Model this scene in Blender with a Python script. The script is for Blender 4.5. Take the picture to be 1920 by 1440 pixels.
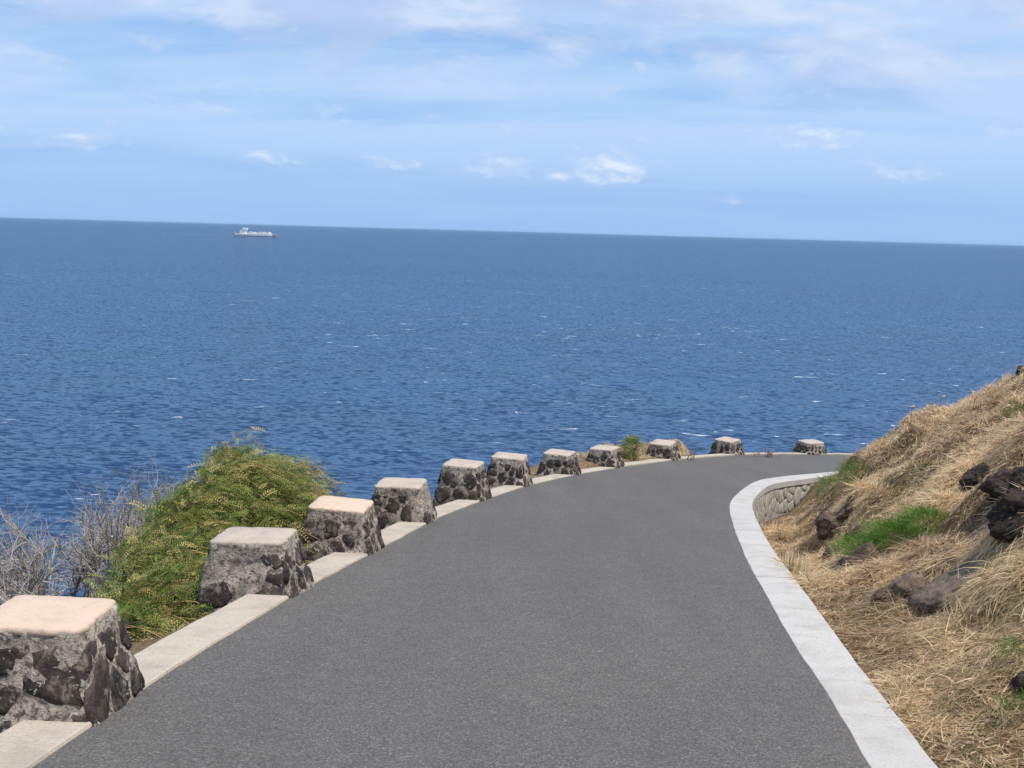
import bpy, math, random
import numpy as np
from mathutils import Vector, Matrix, noise as mnoise

rng = np.random.default_rng(11)
random.seed(11)
for o in list(bpy.data.objects): bpy.data.objects.remove(o)
S = bpy.context.scene
COL = S.collection

# ------------------------------------------------------------------ camera
F = 2000.0; PW, PH = 1920.0, 1440.0            # focal length in photo pixels
ZC = 62.0                                      # eye height above the sea
PITCH, ROLL = math.radians(8.15), math.radians(1.58)
fwd = Vector((0, math.cos(PITCH), -math.sin(PITCH)))
up0 = Vector((0, math.sin(PITCH), math.cos(PITCH)))
rt0 = Vector((1, 0, 0))
crt = rt0*math.cos(ROLL) + up0*math.sin(ROLL)
cup = up0*math.cos(ROLL) - rt0*math.sin(ROLL)
cam = bpy.data.cameras.new('camera'); cam.sensor_width = 36.0; cam.lens = 36.0*F/PW
cam.clip_start = 0.1; cam.clip_end = 400000
co = bpy.data.objects.new('camera', cam); COL.objects.link(co)
m = Matrix.Identity(4)
for i in range(3):
    m[i][0] = crt[i]; m[i][1] = cup[i]; m[i][2] = -fwd[i]
m[0][3], m[1][3], m[2][3] = 0, 0, ZC
co.matrix_world = m
S.camera = co

# ------------------------------------------------------------------ sky, sun, exposure
SUN_AZ, SUN_EL = math.radians(116), math.radians(65)     # azimuth clockwise from +Y (ahead)
W = bpy.data.worlds.new('World'); S.world = W; W.use_nodes = True

class NT:
    """tiny node-tree helper"""
    def __init__(s, tree): s.t = tree; s.n = tree.nodes; s.l = tree.links
    def add(s, typ, props=None, **ins):
        n = s.n.new(typ)
        for k, v in (props or {}).items(): setattr(n, k, v)
        for k, v in ins.items(): s.set(n, k, v)
        return n
    def set(s, n, k, v):
        if k.startswith('i') and k[1:].isdigit(): sock = n.inputs[int(k[1:])]
        else: sock = n.inputs[k.replace('_', ' ')]
        if isinstance(v, bpy.types.NodeSocket): s.l.new(v, sock)
        elif isinstance(v, bpy.types.Node): s.l.new(v.outputs[0], sock)
        else: sock.default_value = v
    def math(s, op, a, b=0.0, c=None, clamp=False):
        n = s.n.new('ShaderNodeMath'); n.operation = op; n.use_clamp = clamp
        s.set(n, 'i0', a); s.set(n, 'i1', b)
        if c is not None: s.set(n, 'i2', c)
        return n.outputs[0]
    def vmath(s, op, a, b=(0, 0, 0)):
        n = s.n.new('ShaderNodeVectorMath'); n.operation = op
        s.set(n, 'i0', a)
        if op == 'SCALE': s.set(n, 'i3', b)
        else: s.set(n, 'i1', b)
        return n.outputs[0]
    def step(s, v, lo, hi, a=0.0, b=1.0):
        n = s.n.new('ShaderNodeMapRange'); n.interpolation_type = 'SMOOTHSTEP'
        for i, x in enumerate((v, lo, hi, a, b)): s.set(n, 'i%d' % i, x)
        return n.outputs[0]
    def noise(s, vec, scale, detail=4.0, rough=0.55, dist=0.0, color=False):
        n = s.n.new('ShaderNodeTexNoise')
        s.set(n, 'Vector', vec); s.set(n, 'Scale', scale); s.set(n, 'Detail', detail)
        s.set(n, 'Roughness', rough); s.set(n, 'Distortion', dist)
        return n.outputs['Color' if color else 'Fac']
    def mix(s, f, a, b, blend='MIX'):
        n = s.n.new('ShaderNodeMix'); n.data_type = 'RGBA'; n.blend_type = blend
        s.set(n, 'i0', f)
        for i, v in ((6, a), (7, b)):
            if isinstance(v, tuple): v = (v[0], v[1], v[2], 1.0)
            s.set(n, 'i%d' % i, v)
        return n.outputs[2]
    def xyz(s, x, y, z):
        n = s.n.new('ShaderNodeCombineXYZ')
        for i, v in enumerate((x, y, z)): s.set(n, 'i%d' % i, v)
        return n.outputs[0]

def build_world():
    t = NT(W.node_tree); t.n.clear()
    sky = t.add('ShaderNodeTexSky', dict(sky_type='NISHITA', sun_disc=False, sun_elevation=SUN_EL,
                sun_rotation=SUN_AZ, altitude=60.0, air_density=1.0, dust_density=0.35, ozone_density=2.2))
    tc = t.add('ShaderNodeTexCoord'); d = tc.outputs['Generated']
    sp = t.add('ShaderNodeSeparateXYZ', i0=d)
    x, y, z = sp.outputs
    az = t.math('MULTIPLY', t.math('ARCTAN2', x, y), 57.29578)
    el = t.math('MULTIPLY', t.math('ARCSINE', z), 57.29578)
    elp = t.math('MAXIMUM', el, 0.0)
    # flat cloud deck seen in perspective: plane coordinates of the view ray at unit height
    zz = t.math('ADD', t.math('MAXIMUM', z, 0.0), 0.10)
    px, py = t.math('DIVIDE', x, zz), t.math('DIVIDE', y, zz)
    px2 = t.math('ADD', t.math('MULTIPLY', px, .50), t.math('MULTIPLY', py, .10))
    n1 = t.noise(t.xyz(px2, py, 3.1), 0.75, 5, 0.5, 0.7)
    n2 = t.noise(t.xyz(px2, py, 9.2), 2.2, 6, 0.6, 0.3)
    veil = t.step(t.math('ADD', t.math('MULTIPLY', n1, .75), t.math('MULTIPLY', n2, .25)), 0.34, 0.56)
    # pale sea air low down
    low = t.step(elp, 0.0, 16.0, 1.0, 0.30)
    # cumulus low down, in angular coordinates (they stand upright)
    cc = t.xyz(t.math('MULTIPLY', az, 0.75), t.math('MULTIPLY', el, 1.35), 4.4)
    c1 = t.noise(cc, 1.0, 9, 0.60, 0.2)
    puffs = None
    heads = [(4.9, 3.1, 2.8, 1.7, .68), (2.4, 2.9, 1.6, .9, .50), (-1.0, 3.1, 2.4, 1.5, .54), (-6.4, 3.2, 2.4, 1.0, .46), (-26.6, 4.3, 2.4, 1.1, .56), (-22.0, 3.6, 4.0, 1.1, .44),
             (15.2, 4.9, 3.6, 1.3, .52), (19.4, 3.2, 2.4, 1.0, .50), (-12.6, 3.3, 2.8, .9, .46), (11.4, 1.9, 2.4, .6, .36), (-14.0, 6.4, 3.4, 1.6, .36), (27.0, 5.0, 2, 1.2, .42),
             (39, 3.8, 2.6, 1.0, .50), (-44, 3.4, 2.8, .9, .48), (62, 4.2, 2.6, 1.0, .46), (-70, 3.7, 2.8, 1.0, .50), (100, 4.0, 3.0, 1.0, .48),
             (-105, 3.9, 2.8, 1.0, .50), (140, 4.0, 2.8, 1.0, .48), (-150, 3.9, 2.8, 1.0, .50)]
    for a0, e0, wa, we, amp in heads:
        u = t.math('DIVIDE', t.math('SUBTRACT', az, a0), wa); dv = t.math('SUBTRACT', el, e0)
        v = t.math('MAXIMUM', t.math('DIVIDE', dv, we), t.math('DIVIDE', dv, -we*.42))
        g = t.math('EXPONENT', t.math('MULTIPLY', t.math('ADD', t.math('MULTIPLY', u, u), t.math('MULTIPLY', v, v)), -1.0))
        g = t.math('MULTIPLY', g, amp)
        puffs = g if puffs is None else t.math('MAXIMUM', puffs, g)
    cm = t.step(t.math('ADD', puffs, t.math('MULTIPLY', t.math('SUBTRACT', c1, .5), 1.0)), 0.26, 0.74)
    # loose broken scraps of cloud
    sc_ = t.noise(t.xyz(t.math('MULTIPLY', az, .30), t.math('MULTIPLY', el, .62), 1.9), 1.0, 9, .62, .3)
    scm = t.math('MULTIPLY', t.step(sc_, .52, .66), t.math('MULTIPLY', t.step(el, 2.2, 4.0), t.step(el, 8.0, 12.0, 1.0, .3)))
    # grey-bellied clouds higher up
    hc = t.xyz(t.math('MULTIPLY', az, 0.10), t.math('ADD', t.math('MULTIPLY', el, 0.25), t.math('MULTIPLY', az, .012)), 7.7)
    h1 = t.noise(hc, 0.9, 9, 0.60, 0.25)
    hm = t.math('MULTIPLY', t.step(h1, 0.42, 0.58), t.step(el, 5.5, 9.5))
    hshade = t.step(t.noise(t.vmath('ADD', hc, (.05, .40, 0)), 0.9, 7, .60, .25), 0.42, 0.60)
    skyc = t.mix(1.0, sky.outputs[0], (0.80, 1.0, 1.22), 'MULTIPLY')
    c = t.mix(low, skyc, t.mix(t.step(elp, 1.5, 6.0), (3.05, 4.8, 7.85), (2.8, 4.95, 8.35)))
    c = t.mix(t.math('MULTIPLY', veil, t.step(elp, 1.0, 6.0, .15, .95)), c, (4.55, 6.15, 8.65))
    c = t.mix(t.math('MULTIPLY', hm, 0.75), c, t.mix(hshade, (6.3, 7.0, 8.5), (4.3, 5.35, 7.7)))
    c = t.mix(t.math('MULTIPLY', scm, 0.42), c, t.mix(t.step(sc_, .56, .70), (4.0, 5.45, 8.1), (5.9, 6.9, 8.7)))
    sh = t.step(t.noise(t.vmath('ADD', cc, (.25, .42, 0)), 1.0, 6, .58, .2), 0.40, 0.62)
    c = t.mix(t.math('MULTIPLY', cm, 0.72), c, t.mix(sh, (7.6, 8.2, 9.0), (4.7, 6.0, 8.4)))
    bg = t.add('ShaderNodeBackground', Color=c, Strength=0.095)
    out = t.add('ShaderNodeOutputWorld'); t.l.new(bg.outputs[0], out.inputs[0])
build_world()

sl = bpy.data.lights.new('sun', 'SUN'); sl.energy = 3.9; sl.angle = math.radians(0.53); sl.color = (1.0, 0.945, 0.87)
so = bpy.data.objects.new('sun', sl); COL.objects.link(so)
sdir = Vector((math.sin(SUN_AZ)*math.cos(SUN_EL), math.cos(SUN_AZ)*math.cos(SUN_EL), math.sin(SUN_EL)))
so.rotation_euler = (-sdir).to_track_quat('-Z', 'Y').to_euler(); so.location = (30, 10, 120)
S.view_settings.view_transform = 'Standard'; S.view_settings.look = 'None'
S.view_settings.exposure = 0.25; S.view_settings.gamma = 1.0

# ------------------------------------------------------------------ helpers
def ray(px, py):
    u, v = (px - PW/2)/F, (PH/2 - py)/F
    d = fwd + crt*u + cup*v
    return np.array(d)/d.y                     # unit step in +Y
SL, HC = 0.146, 1.62                           # fall of the road, eye height over it
def zroad(y): return ZC - HC - SL*y
def on_road(px, py, dz=0.0):
    d = ray(px, py); t = (-(HC - dz))/(d[2] + SL); return np.array([d[0]*t, d[1]*t, ZC + d[2]*t])
def on_sea(px, py):
    d = ray(px, py); t = -ZC/d[2]; return np.array([d[0]*t, d[1]*t, 0.0])
def at(px, py, Y): d = ray(px, py); return np.array([d[0]*Y, Y, ZC + d[2]*Y])

def resample(P, step):
    P = np.asarray(P, float); s = np.r_[0, np.cumsum(np.linalg.norm(np.diff(P, axis=0), axis=1))]
    q = np.linspace(0, s[-1], max(3, int(s[-1]/step)))
    return np.stack([np.interp(q, s, P[:, k]) for k in range(P.shape[1])], 1)
def smooth(P, step, sig):
    P = resample(P, step); n = int(sig/step*3); k = np.exp(-0.5*(np.arange(-n, n+1)*step/sig)**2); k /= k.sum()
    A = np.concatenate([2*P[0]-P[1:n+1][::-1], P, 2*P[-1]-P[-n-1:-1][::-1]])
    return np.stack([np.convolve(A[:, i], k, 'valid') for i in range(P.shape[1])], 1)
def signed(poly, X, Y):
    """signed distance (left of travel positive) and arc index"""
    sh = X.shape; X = X.ravel(); Y = Y.ravel()
    A, B = poly[:-1], poly[1:]; D = B - A; L2 = (D**2).sum(1)
    out = np.empty(len(X)); idx = np.empty(len(X))
    for i in range(0, len(X), 20000):
        x, y = X[i:i+20000, None], Y[i:i+20000, None]
        t = np.clip(((x-A[:, 0])*D[:, 0] + (y-A[:, 1])*D[:, 1])/L2, 0, 1)
        ex, ey = x-(A[:, 0]+t*D[:, 0]), y-(A[:, 1]+t*D[:, 1])
        dd = ex*ex + ey*ey; j = dd.argmin(1); r = np.arange(len(j))
        cr = D[j, 0]*ey[r, j] - D[j, 1]*ex[r, j]
        out[i:i+20000] = np.sqrt(dd[r, j])*np.sign(cr + 1e-12); idx[i:i+20000] = j + t[r, j]
    return out.reshape(sh), idx.reshape(sh)

_perm = rng.random((64, 64))
def vnoise(x, y, s, seed=0):
    """value noise on arrays, -1..1"""
    x = x*s + seed*7.31; y = y*s + seed*3.77
    xi, yi = np.floor(x).astype(int), np.floor(y).astype(int); fx, fy = x-xi, y-yi
    fx = fx*fx*(3-2*fx); fy = fy*fy*(3-2*fy)
    g = lambda a, b: _perm[(a+seed*13) % 64, (b+seed*29) % 64]
    return ((g(xi, yi)*(1-fx)+g(xi+1, yi)*fx)*(1-fy) + (g(xi, yi+1)*(1-fx)+g(xi+1, yi+1)*fx)*fy)*2-1
def fbm(x, y, s, seed=0, oct=4):
    r = 0; a = 0.5
    for k in range(oct): r = r + a*vnoise(x, y, s*2**k, seed+k); a *= 0.5
    return r

def mesh(name, V, Fc, mat=None, parent=None, smooth_=False, cols=None):
    me = bpy.data.meshes.new(name)
    if isinstance(Fc, np.ndarray):
        V = np.asarray(V, np.float32); k = Fc.shape[1]
        me.vertices.add(len(V)); me.vertices.foreach_set('co', V.ravel())
        me.loops.add(Fc.size); me.loops.foreach_set('vertex_index', Fc.astype(np.int32).ravel())
        me.polygons.add(len(Fc)); me.polygons.foreach_set('loop_start', np.arange(0, Fc.size, k, dtype=np.int32))
        me.polygons.foreach_set('loop_total', np.full(len(Fc), k, np.int32))
        me.update(calc_edges=True)
    else:
        me.from_pydata([tuple(v) for v in V], [], Fc); me.update()
    if cols is not None:
        a = me.color_attributes.new('Col', 'FLOAT_COLOR', 'POINT')
        c = np.ones((len(V), 4), np.float32); c[:, :3] = cols; a.data.foreach_set('color', c.ravel())
    if smooth_: me.polygons.foreach_set('use_smooth', np.ones(len(me.polygons), bool))
    if mat: me.materials.append(mat)
    o = bpy.data.objects.new(name, me); COL.objects.link(o)
    if parent: o.parent = parent
    return o
def empty(name, loc, mat=None):
    o = bpy.data.objects.new(name, None); COL.objects.link(o); o.location = loc; o.empty_display_size = 0.2
    return o
def tag(o, label=None, cat=None, group=None, kind=None):
    for k, v in (('label', label), ('category', cat), ('group', group), ('kind', kind)):
        if v: o[k] = v
    return o
def grid_faces(nu, nv, closed=False):
    i, j = np.meshgrid(np.arange(nu-1), np.arange(nv if closed else nv-1), indexing='ij')
    j2 = (j+1) % nv
    return np.stack([i*nv+j, (i+1)*nv+j, (i+1)*nv+j2, i*nv+j2], -1).reshape(-1, 4)

# ------------------------------------------------------------------ materials
def material(name, build):
    mt = bpy.data.materials.new(name); mt.use_nodes = True; t = NT(mt.node_tree); t.n.clear()
    bs = t.add('ShaderNodeBsdfPrincipled'); out = t.add('ShaderNodeOutputMaterial'); t.l.new(bs.outputs[0], out.inputs[0])
    bs.inputs['Specular IOR Level'].default_value = 0.25
    t.pos = t.add('ShaderNodeNewGeometry').outputs['Position']
    t.obj = t.add('ShaderNodeTexCoord').outputs['Object']
    build(t, bs); return mt
def bump(t, bs, h, strength, dist):
    b = t.add('ShaderNodeBump', Strength=strength, Distance=dist, Height=h); t.l.new(b.outputs[0], bs.inputs['Normal'])

def m_asphalt(t, bs):
    p = t.pos
    v = t.add('ShaderNodeTexVoronoi', dict(feature='F1'), Vector=p, Scale=125.0)
    grit = t.noise(p, 60.0, 3, .6); mid = t.noise(p, 7.0, 4, .6); big = t.noise(p, 0.55, 4, .6, .4)
    sx = t.add('ShaderNodeSeparateXYZ', i0=p)
    lane = t.noise(t.xyz(t.math('MULTIPLY', sx.outputs[0], 1.3), t.math('MULTIPLY', sx.outputs[1], .12), 0), 1.6, 3, .5)
    stone = t.add('ShaderNodeSeparateColor', i0=v.outputs['Color']).outputs[0]
    a = t.math('ADD', t.math('MULTIPLY', t.math('POWER', stone, 4.0), .085), .092)
    a = t.math('MULTIPLY', a, t.step(grit, .3, .7, .78, 1.20))
    a = t.math('MULTIPLY', a, t.step(mid, .3, .7, .95, 1.05))
    a = t.math('MULTIPLY', a, t.step(big, .3, .7, .96, 1.04))
    a = t.math('MULTIPLY', a, t.step(lane, .3, .7, .96, 1.05))
    c = t.mix(1.0, t.mix(t.step(big, .35, .65), (1.04, .98, .92), (1.04, .965, .89)), t.add('ShaderNodeCombineColor', i0=a, i1=a, i2=a).outputs[0], 'MULTIPLY')
    ed = t.add('ShaderNodeAttribute', dict(attribute_name='Col')).outputs['Fac']
    dirt = t.math('MULTIPLY', t.step(t.math('ADD', ed, t.math('MULTIPLY', t.math('SUBTRACT', t.noise(p, 9.0, 5, .65), .5), 1.5)), .55, 1.0), .75)
    c = t.mix(dirt, c, t.mix(grit, (.10, .075, .055), (.22, .17, .12)))
    t.set(bs, 'Base_Color', c); bs.inputs['Roughness'].default_value = .85
    bump(t, bs, t.math('ADD', v.outputs['Distance'], t.math('MULTIPLY', grit, .6)), .8, .006)
asphalt = material('asphalt', m_asphalt)

def concrete(name, base, dirt, stripes=False):
    def f(t, bs):
        p = t.pos; n = t.noise(p, 3.0, 6, .6); fine = t.noise(p, 70.0, 3, .65); big = t.noise(p, .8, 3, .5)
        sx = t.add('ShaderNodeSeparateXYZ', i0=p)
        br = t.noise(t.xyz(t.math('MULTIPLY', sx.outputs[0], 5.0), t.math('MULTIPLY', sx.outputs[1], 55.0), 0), 1.0, 3, .6)
        c = t.mix(t.step(n, .42, .68), base, dirt)
        c = t.mix(t.step(fine, .52, .70, 0, .6), c, (dirt[0]*.55, dirt[1]*.52, dirt[2]*.5))
        c = t.mix(t.step(big, .4, .7, 0, .35), c, dirt)
        if stripes: c = t.mix(t.step(br, .55, .75, 0, .55), c, (dirt[0]*.75, dirt[1]*.73, dirt[2]*.7))
        t.set(bs, 'Base_Color', c); bs.inputs['Roughness'].default_value = .9
        bump(t, bs, t.math('ADD', fine, t.math('MULTIPLY', br, .8 if stripes else .2)), .6, .005)
    return material(name, f)
kerb_mat = concrete('kerb_concrete', (.455, .395, .325), (.355, .305, .25), True)
coping_mat = concrete('coping_concrete', (.47, .447, .42), (.385, .362, .337), True)
def m_cap(base, worn, spots):
    def f(t, bs):
        p = t.pos; n = t.noise(p, 5.0, 6, .65); fine = t.noise(p, 60.0, 4, .65); st = t.noise(p, 16.0, 5, .7, .4)
        c = t.mix(t.step(n, .42, .68, 0, .75), base, worn)
        c = t.mix(t.step(st, .58, .70, 0, spots), c, (.20, .175, .15)); c = t.mix(t.step(fine, .56, .70, 0, spots), c, (.15, .13, .11))
        t.set(bs, 'Base_Color', c); bs.inputs['Roughness'].default_value = .88
        bump(t, bs, t.math('ADD', fine, st), .6, .006)
    return f
cap_mat = material('cap_concrete', m_cap((.56, .425, .33), (.47, .365, .285), .3))
cap_grey = material('worn_cap_concrete', m_cap((.45, .375, .31), (.34, .285, .24), .7))
def m_mortar(t, bs):
    p = t.pos; n = t.noise(p, 9.0, 6, .65, .4); fine = t.noise(p, 55.0, 4, .7); sp = t.noise(p, 22.0, 4, .6)
    c = t.mix(t.step(n, .36, .62), (.50, .43, .355), (.27, .23, .195))
    c = t.mix(t.step(fine, .52, .66, 0, .8), c, (.055, .045, .04))
    c = t.mix(t.step(sp, .50, .64, 0, .85), c, (.06, .05, .045))
    c = t.mix(t.step(t.noise(p, 15.0, 3, .6), .64, .70, 0, .8), c, (.58, .56, .50))
    t.set(bs, 'Base_Color', c); bs.inputs['Roughness'].default_value = .95
    bump(t, bs, t.math('ADD', t.math('MULTIPLY', n, .8), fine), 1.0, .018)
mortar_mat = material('mortar', m_mortar)
def m_stone(t, bs):
    p = t.pos; r = t.add('ShaderNodeObjectInfo').outputs['Random']
    n = t.noise(p, 14.0, 6, .65, .3); fine = t.noise(p, 80.0, 3, .7); li = t.noise(p, 26.0, 5, .7, .5); lm = t.noise(p, 5.0, 2, .5)
    c = t.mix(r, (.013, .013, .014), (.042, .031, .027))
    c = t.mix(t.step(n, .42, .66), c, (.085, .068, .058))
    c = t.mix(t.step(fine, .58, .72, 0, .4), c, (.12, .10, .09))
    lich = t.math('MULTIPLY', t.step(li, .60, .65), t.step(lm, .42, .58))
    c = t.mix(t.math('MULTIPLY', lich, .9), c, (.50, .51, .48))
    sm = t.noise(p, 7.0, 6, .72, .6)
    c = t.mix(t.step(sm, .535, .64, 0, .82), c, t.mix(fine, (.13, .105, .085), (.34, .29, .24)))
    t.set(bs, 'Base_Color', c); bs.inputs['Roughness'].default_value = .9
    bump(t, bs, t.math('ADD', n, t.math('MULTIPLY', fine, .5)), .9, .015)
stone_mat = material('lava_stone', m_stone)
def m_wallstone(t, bs):
    p = t.pos; r = t.add('ShaderNodeObjectInfo').outputs['Random']; n = t.noise(p, 12.0, 5, .6); fine = t.noise(p, 60.0, 3, .7)
    c = t.mix(r, (.44, .40, .35), (.30, .27, .235)); c = t.mix(t.step(n, .45, .65, 0, .7), c, (.52, .48, .43))
    c = t.mix(t.step(fine, .55, .7, 0, .6), c, (.08, .07, .06))
    t.set(bs, 'Base_Color', c); bs.inputs['Roughness'].default_value = .95
    bump(t, bs, t.math('ADD', n, fine), .9, .012)
wallstone_mat = material('pale_wall_stone', m_wallstone)
def m_ground(t, bs):
    p = t.pos; n = t.noise(p, 1.4, 7, .65, .3); fine = t.noise(p, 28.0, 5, .7); mid = t.noise(p, 6.0, 5, .6, .5)
    warp = t.vmath('ADD', p, t.vmath('SCALE', t.noise(p, 2.2, 3, .6, 0, True), .8))
    st = t.noise(t.vmath('MULTIPLY', warp, (70.0, 16.0, 40.0)), 1.0, 3, .6); st2 = t.noise(t.vmath('MULTIPLY', warp, (18.0, 75.0, 40.0)), 1.0, 3, .6)
    c = t.mix(t.step(n, .35, .65), (.13, .085, .05), (.22, .15, .085))
    c = t.mix(t.step(mid, .5, .68, 0, .7), c, (.11, .075, .05))
    c = t.mix(t.step(fine, .5, .68, 0, .4), c, (.26, .18, .10))
    c = t.mix(t.step(st, .52, .62, 0, .75), c, (.46, .33, .17)); c = t.mix(t.step(st2, .54, .64, 0, .7), c, (.42, .29, .15))
    so_ = t.add('ShaderNodeAttribute', dict(attribute_name='Col')).outputs['Fac']
    sc_ = t.mix(t.step(mid, .35, .65), (.17, .115, .082), (.26, .19, .145)); sc_ = t.mix(t.step(fine, .5, .66, 0, .6), sc_, (.09, .06, .045))
    c = t.mix(t.step(so_, .35, .7), c, sc_)
    t.set(bs, 'Base_Color', c); bs.inputs['Roughness'].default_value = .97
    bump(t, bs, t.math('ADD', t.math('ADD', mid, fine), t.math('ADD', st, st2)), 1.0, .03)
ground_mat = material('dry_earth', m_ground)
def m_rock(base, light):
    def f(t, bs):
        p = t.pos; n = t.noise(p, 5.0, 7, .68, .4); fine = t.noise(p, 38.0, 5, .7); lay = t.noise(t.vmath('MULTIPLY', p, (1.5, 1.5, 9.0)), 1.5, 5, .6, .3)
        c = t.mix(t.step(n, .38, .65), base, light)
        c = t.mix(t.step(lay, .52, .66, 0, .6), c, (base[0]*.5, base[1]*.5, base[2]*.5))
        c = t.mix(t.step(fine, .55, .7, 0, .5), c, (light[0]*1.4, light[1]*1.35, light[2]*1.3))
        t.set(bs, 'Base_Color', c); bs.inputs['Roughness'].default_value = .95
        bump(t, bs, t.math('ADD', t.math('ADD', n, lay), t.math('MULTIPLY', fine, .6)), 1.0, .05)
    return f
rock_dark = material('black_lava_rock', m_rock((.030, .023, .019), (.085, .058, .045)))
rock_brown = material('brown_rock', m_rock((.09, .058, .042), (.20, .14, .10)))
rock_slab = material('grey_brown_rock', m_rock((.16, .11, .08), (.27, .20, .15)))
def attr_mat(name, rough=.8, trans=0.0, spec=.2):
    def f(t, bs):
        a = t.add('ShaderNodeAttribute', dict(attribute_name='Col')); t.set(bs, 'Base_Color', a.outputs['Color'])
        bs.inputs['Roughness'].default_value = rough; bs.inputs['Specular IOR Level'].default_value = spec
        if trans:
            tr = t.add('ShaderNodeBsdfTranslucent', Color=a.outputs['Color'])
            mx = t.add('ShaderNodeMixShader', Fac=trans); t.l.new(bs.outputs[0], mx.inputs[1]); t.l.new(tr.outputs[0], mx.inputs[2])
            out = [n for n in t.n if n.type == 'OUTPUT_MATERIAL'][0]; t.l.new(mx.outputs[0], out.inputs[0])
    return material(name, f)
grass_mat = attr_mat('dry_grass_blades', .7, .48)
leaf_mat = attr_mat('shrub_leaves', .55, .3, .3)
twig_mat = attr_mat('twig_bark', .85)
def plain(name, c, rough=.6):
    def f(t, bs):
        n = t.noise(t.pos, .15, 4, .6); t.set(bs, 'Base_Color', t.mix(t.step(n, .4, .7, 0, .4), c, tuple(v*.75 for v in c)))
        bs.inputs['Roughness'].default_value = rough
    return material(name, f)

def m_sea(t, bs):
    p = t.pos; sx = t.add('ShaderNodeSeparateXYZ', i0=p); X, Y = sx.outputs[0], sx.outputs[1]
    sl = None
    for sc, st, k, det in ((.62, .55, .98, 3), (.19, .5, .40, 3), (.04, .5, .12, 2)):
        v = t.xyz(t.math('MULTIPLY', X, st), t.math('ADD', Y, t.math('MULTIPLY', X, .12)), sc*40)
        n = t.vmath('SUBTRACT', t.noise(v, sc, det, .55, .3, True), (.5, .5, .5))
        n = t.vmath('SCALE', n, k*2.0)
        sl = n if sl is None else t.vmath('ADD', sl, n)
    s2 = t.add('ShaderNodeSeparateXYZ', i0=sl)
    nrm = t.vmath('NORMALIZE', t.xyz(s2.outputs[0], s2.outputs[1], 1.0))
    # water's own colour, with broad darker and greener drifts
    big = t.noise(t.xyz(t.math('MULTIPLY', X, .35), Y, 2), .0035, 4, .55, .3)
    mid = t.noise(t.xyz(t.math('MULTIPLY', X, .45), Y, 5), .02, 4, .6)
    c = t.mix(t.step(big, .35, .65), (.011, .034, .092), (.015, .043, .106))
    c = t.mix(t.step(mid, .4, .65, 0, .6), c, (.014, .042, .086))
    # whitecaps: short torn streaks, sparse, gathered in gusts
    w1 = t.noise(t.xyz(t.math('MULTIPLY', X, .5), Y, 11), .16, 6, .66, .8)
    gust = t.noise(t.xyz(t.math('MULTIPLY', X, .6), Y, 21), .0022, 3, .5)
    foam = t.step(t.math('ADD', w1, t.math('MULTIPLY', t.math('SUBTRACT', gust, .5), .22)), .645, .715)
    c = t.mix(t.math('MULTIPLY', foam, .75), c, (.70, .74, .78))
    # body light from below the surface, and the sky mirrored in the facets; on a rough sea the
    # facets that face the eye at grazing angles keep the mirror part well under that of a flat pool
    body = t.add('ShaderNodeBsdfDiffuse', Color=c)
    gl = t.add('ShaderNodeBsdfGlossy', Color=(.76, .90, 1, 1), Roughness=.10); t.l.new(nrm, gl.inputs['Normal'])
    fr = t.add('ShaderNodeFresnel', IOR=1.33); t.l.new(nrm, fr.inputs['Normal'])
    fac = t.math('MULTIPLY', t.math('MINIMUM', t.math('MULTIPLY', fr.outputs[0], .72), .55), t.math('SUBTRACT', 1.0, foam))
    mx = t.add('ShaderNodeMixShader', Fac=fac); t.l.new(body.outputs[0], mx.inputs[1]); t.l.new(gl.outputs[0], mx.inputs[2])
    out = [n for n in t.n if n.type == 'OUTPUT_MATERIAL'][0]; t.l.new(mx.outputs[0], out.inputs[0]); t.n.remove(bs)
sea_mat = material('sea_water', m_sea)

# ------------------------------------------------------------------ road layout (measured, then smoothed)
LE = [(190, 1352), (258, 1300), (400, 1208), (545, 1121), (588, 1096), (690, 1041), (716, 1028), (790, 988), (820, 971), (912, 936),
      (992, 910), (1085, 889), (1166, 876), (1275, 862), (1390, 853), (1480, 852.5), (1600, 854)]
RE = [(1632, 1440), (1575, 1340), (1530, 1268), (1480, 1196), (1440, 1122), (1402, 1055), (1376, 991), (1368, 960), (1367, 946), (1374, 934), (1390, 919),
      (1407, 907), (1427, 899), (1470, 893), (1526, 888), (1590, 882.5)]
RO = [(1762, 1440), (1690, 1348), (1602, 1235), (1535, 1143), (1490, 1083), (1461, 1045), (1437, 1010), (1418, 972), (1410, 950), (1413, 935), (1430, 916),
      (1452, 905), (1526, 895), (1588, 888)]
P2 = lambda pts, dz=0: [on_road(a, b, dz)[:2] for a, b in pts]
def extend(P, back, ahead): return np.array(list(back) + list(P) + list(ahead))
L = P2(LE); d0 = (L[0]-L[2])/np.linalg.norm(L[0]-L[2]); e = L[-1]
L = extend(L, [L[0]+d0*30+np.array([-3, 0]), L[0]+d0*14+np.array([-.5, 0]), L[0]+d0*5], [e+[3, .6], e+[7, .3], e+[14, -2], e+[30, -9]])
L = smooth(L, .1, .45)
R = P2(RE); R0_ = R[0].copy(); r0 = (R[0]-R[2])/np.linalg.norm(R[0]-R[2]); e = R[-1]
rd_ = (R[0]-R[1])/np.linalg.norm(R[0]-R[1])
R_back = [R[0]+rd_*8+np.array([-.6, -28]), R[0]+rd_*8+np.array([-.1, -10]), R[0]+rd_*5, R[0]+rd_*2]
R = smooth(extend(R, R_back, [e+[3, .2], e+[6, -.4], e+[12, -3.0], e+[27, -11]]), .08, .30)
RO_ = P2(RO, .010); e = RO_[-1]
RO_ = smooth(extend(RO_, [b+(RO_[0]-R0_) for b in R_back], [e+[3, .2], e+[6, -.5], e+[12, -3.3], e+[27, -11.3]]), .08, .30)
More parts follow.
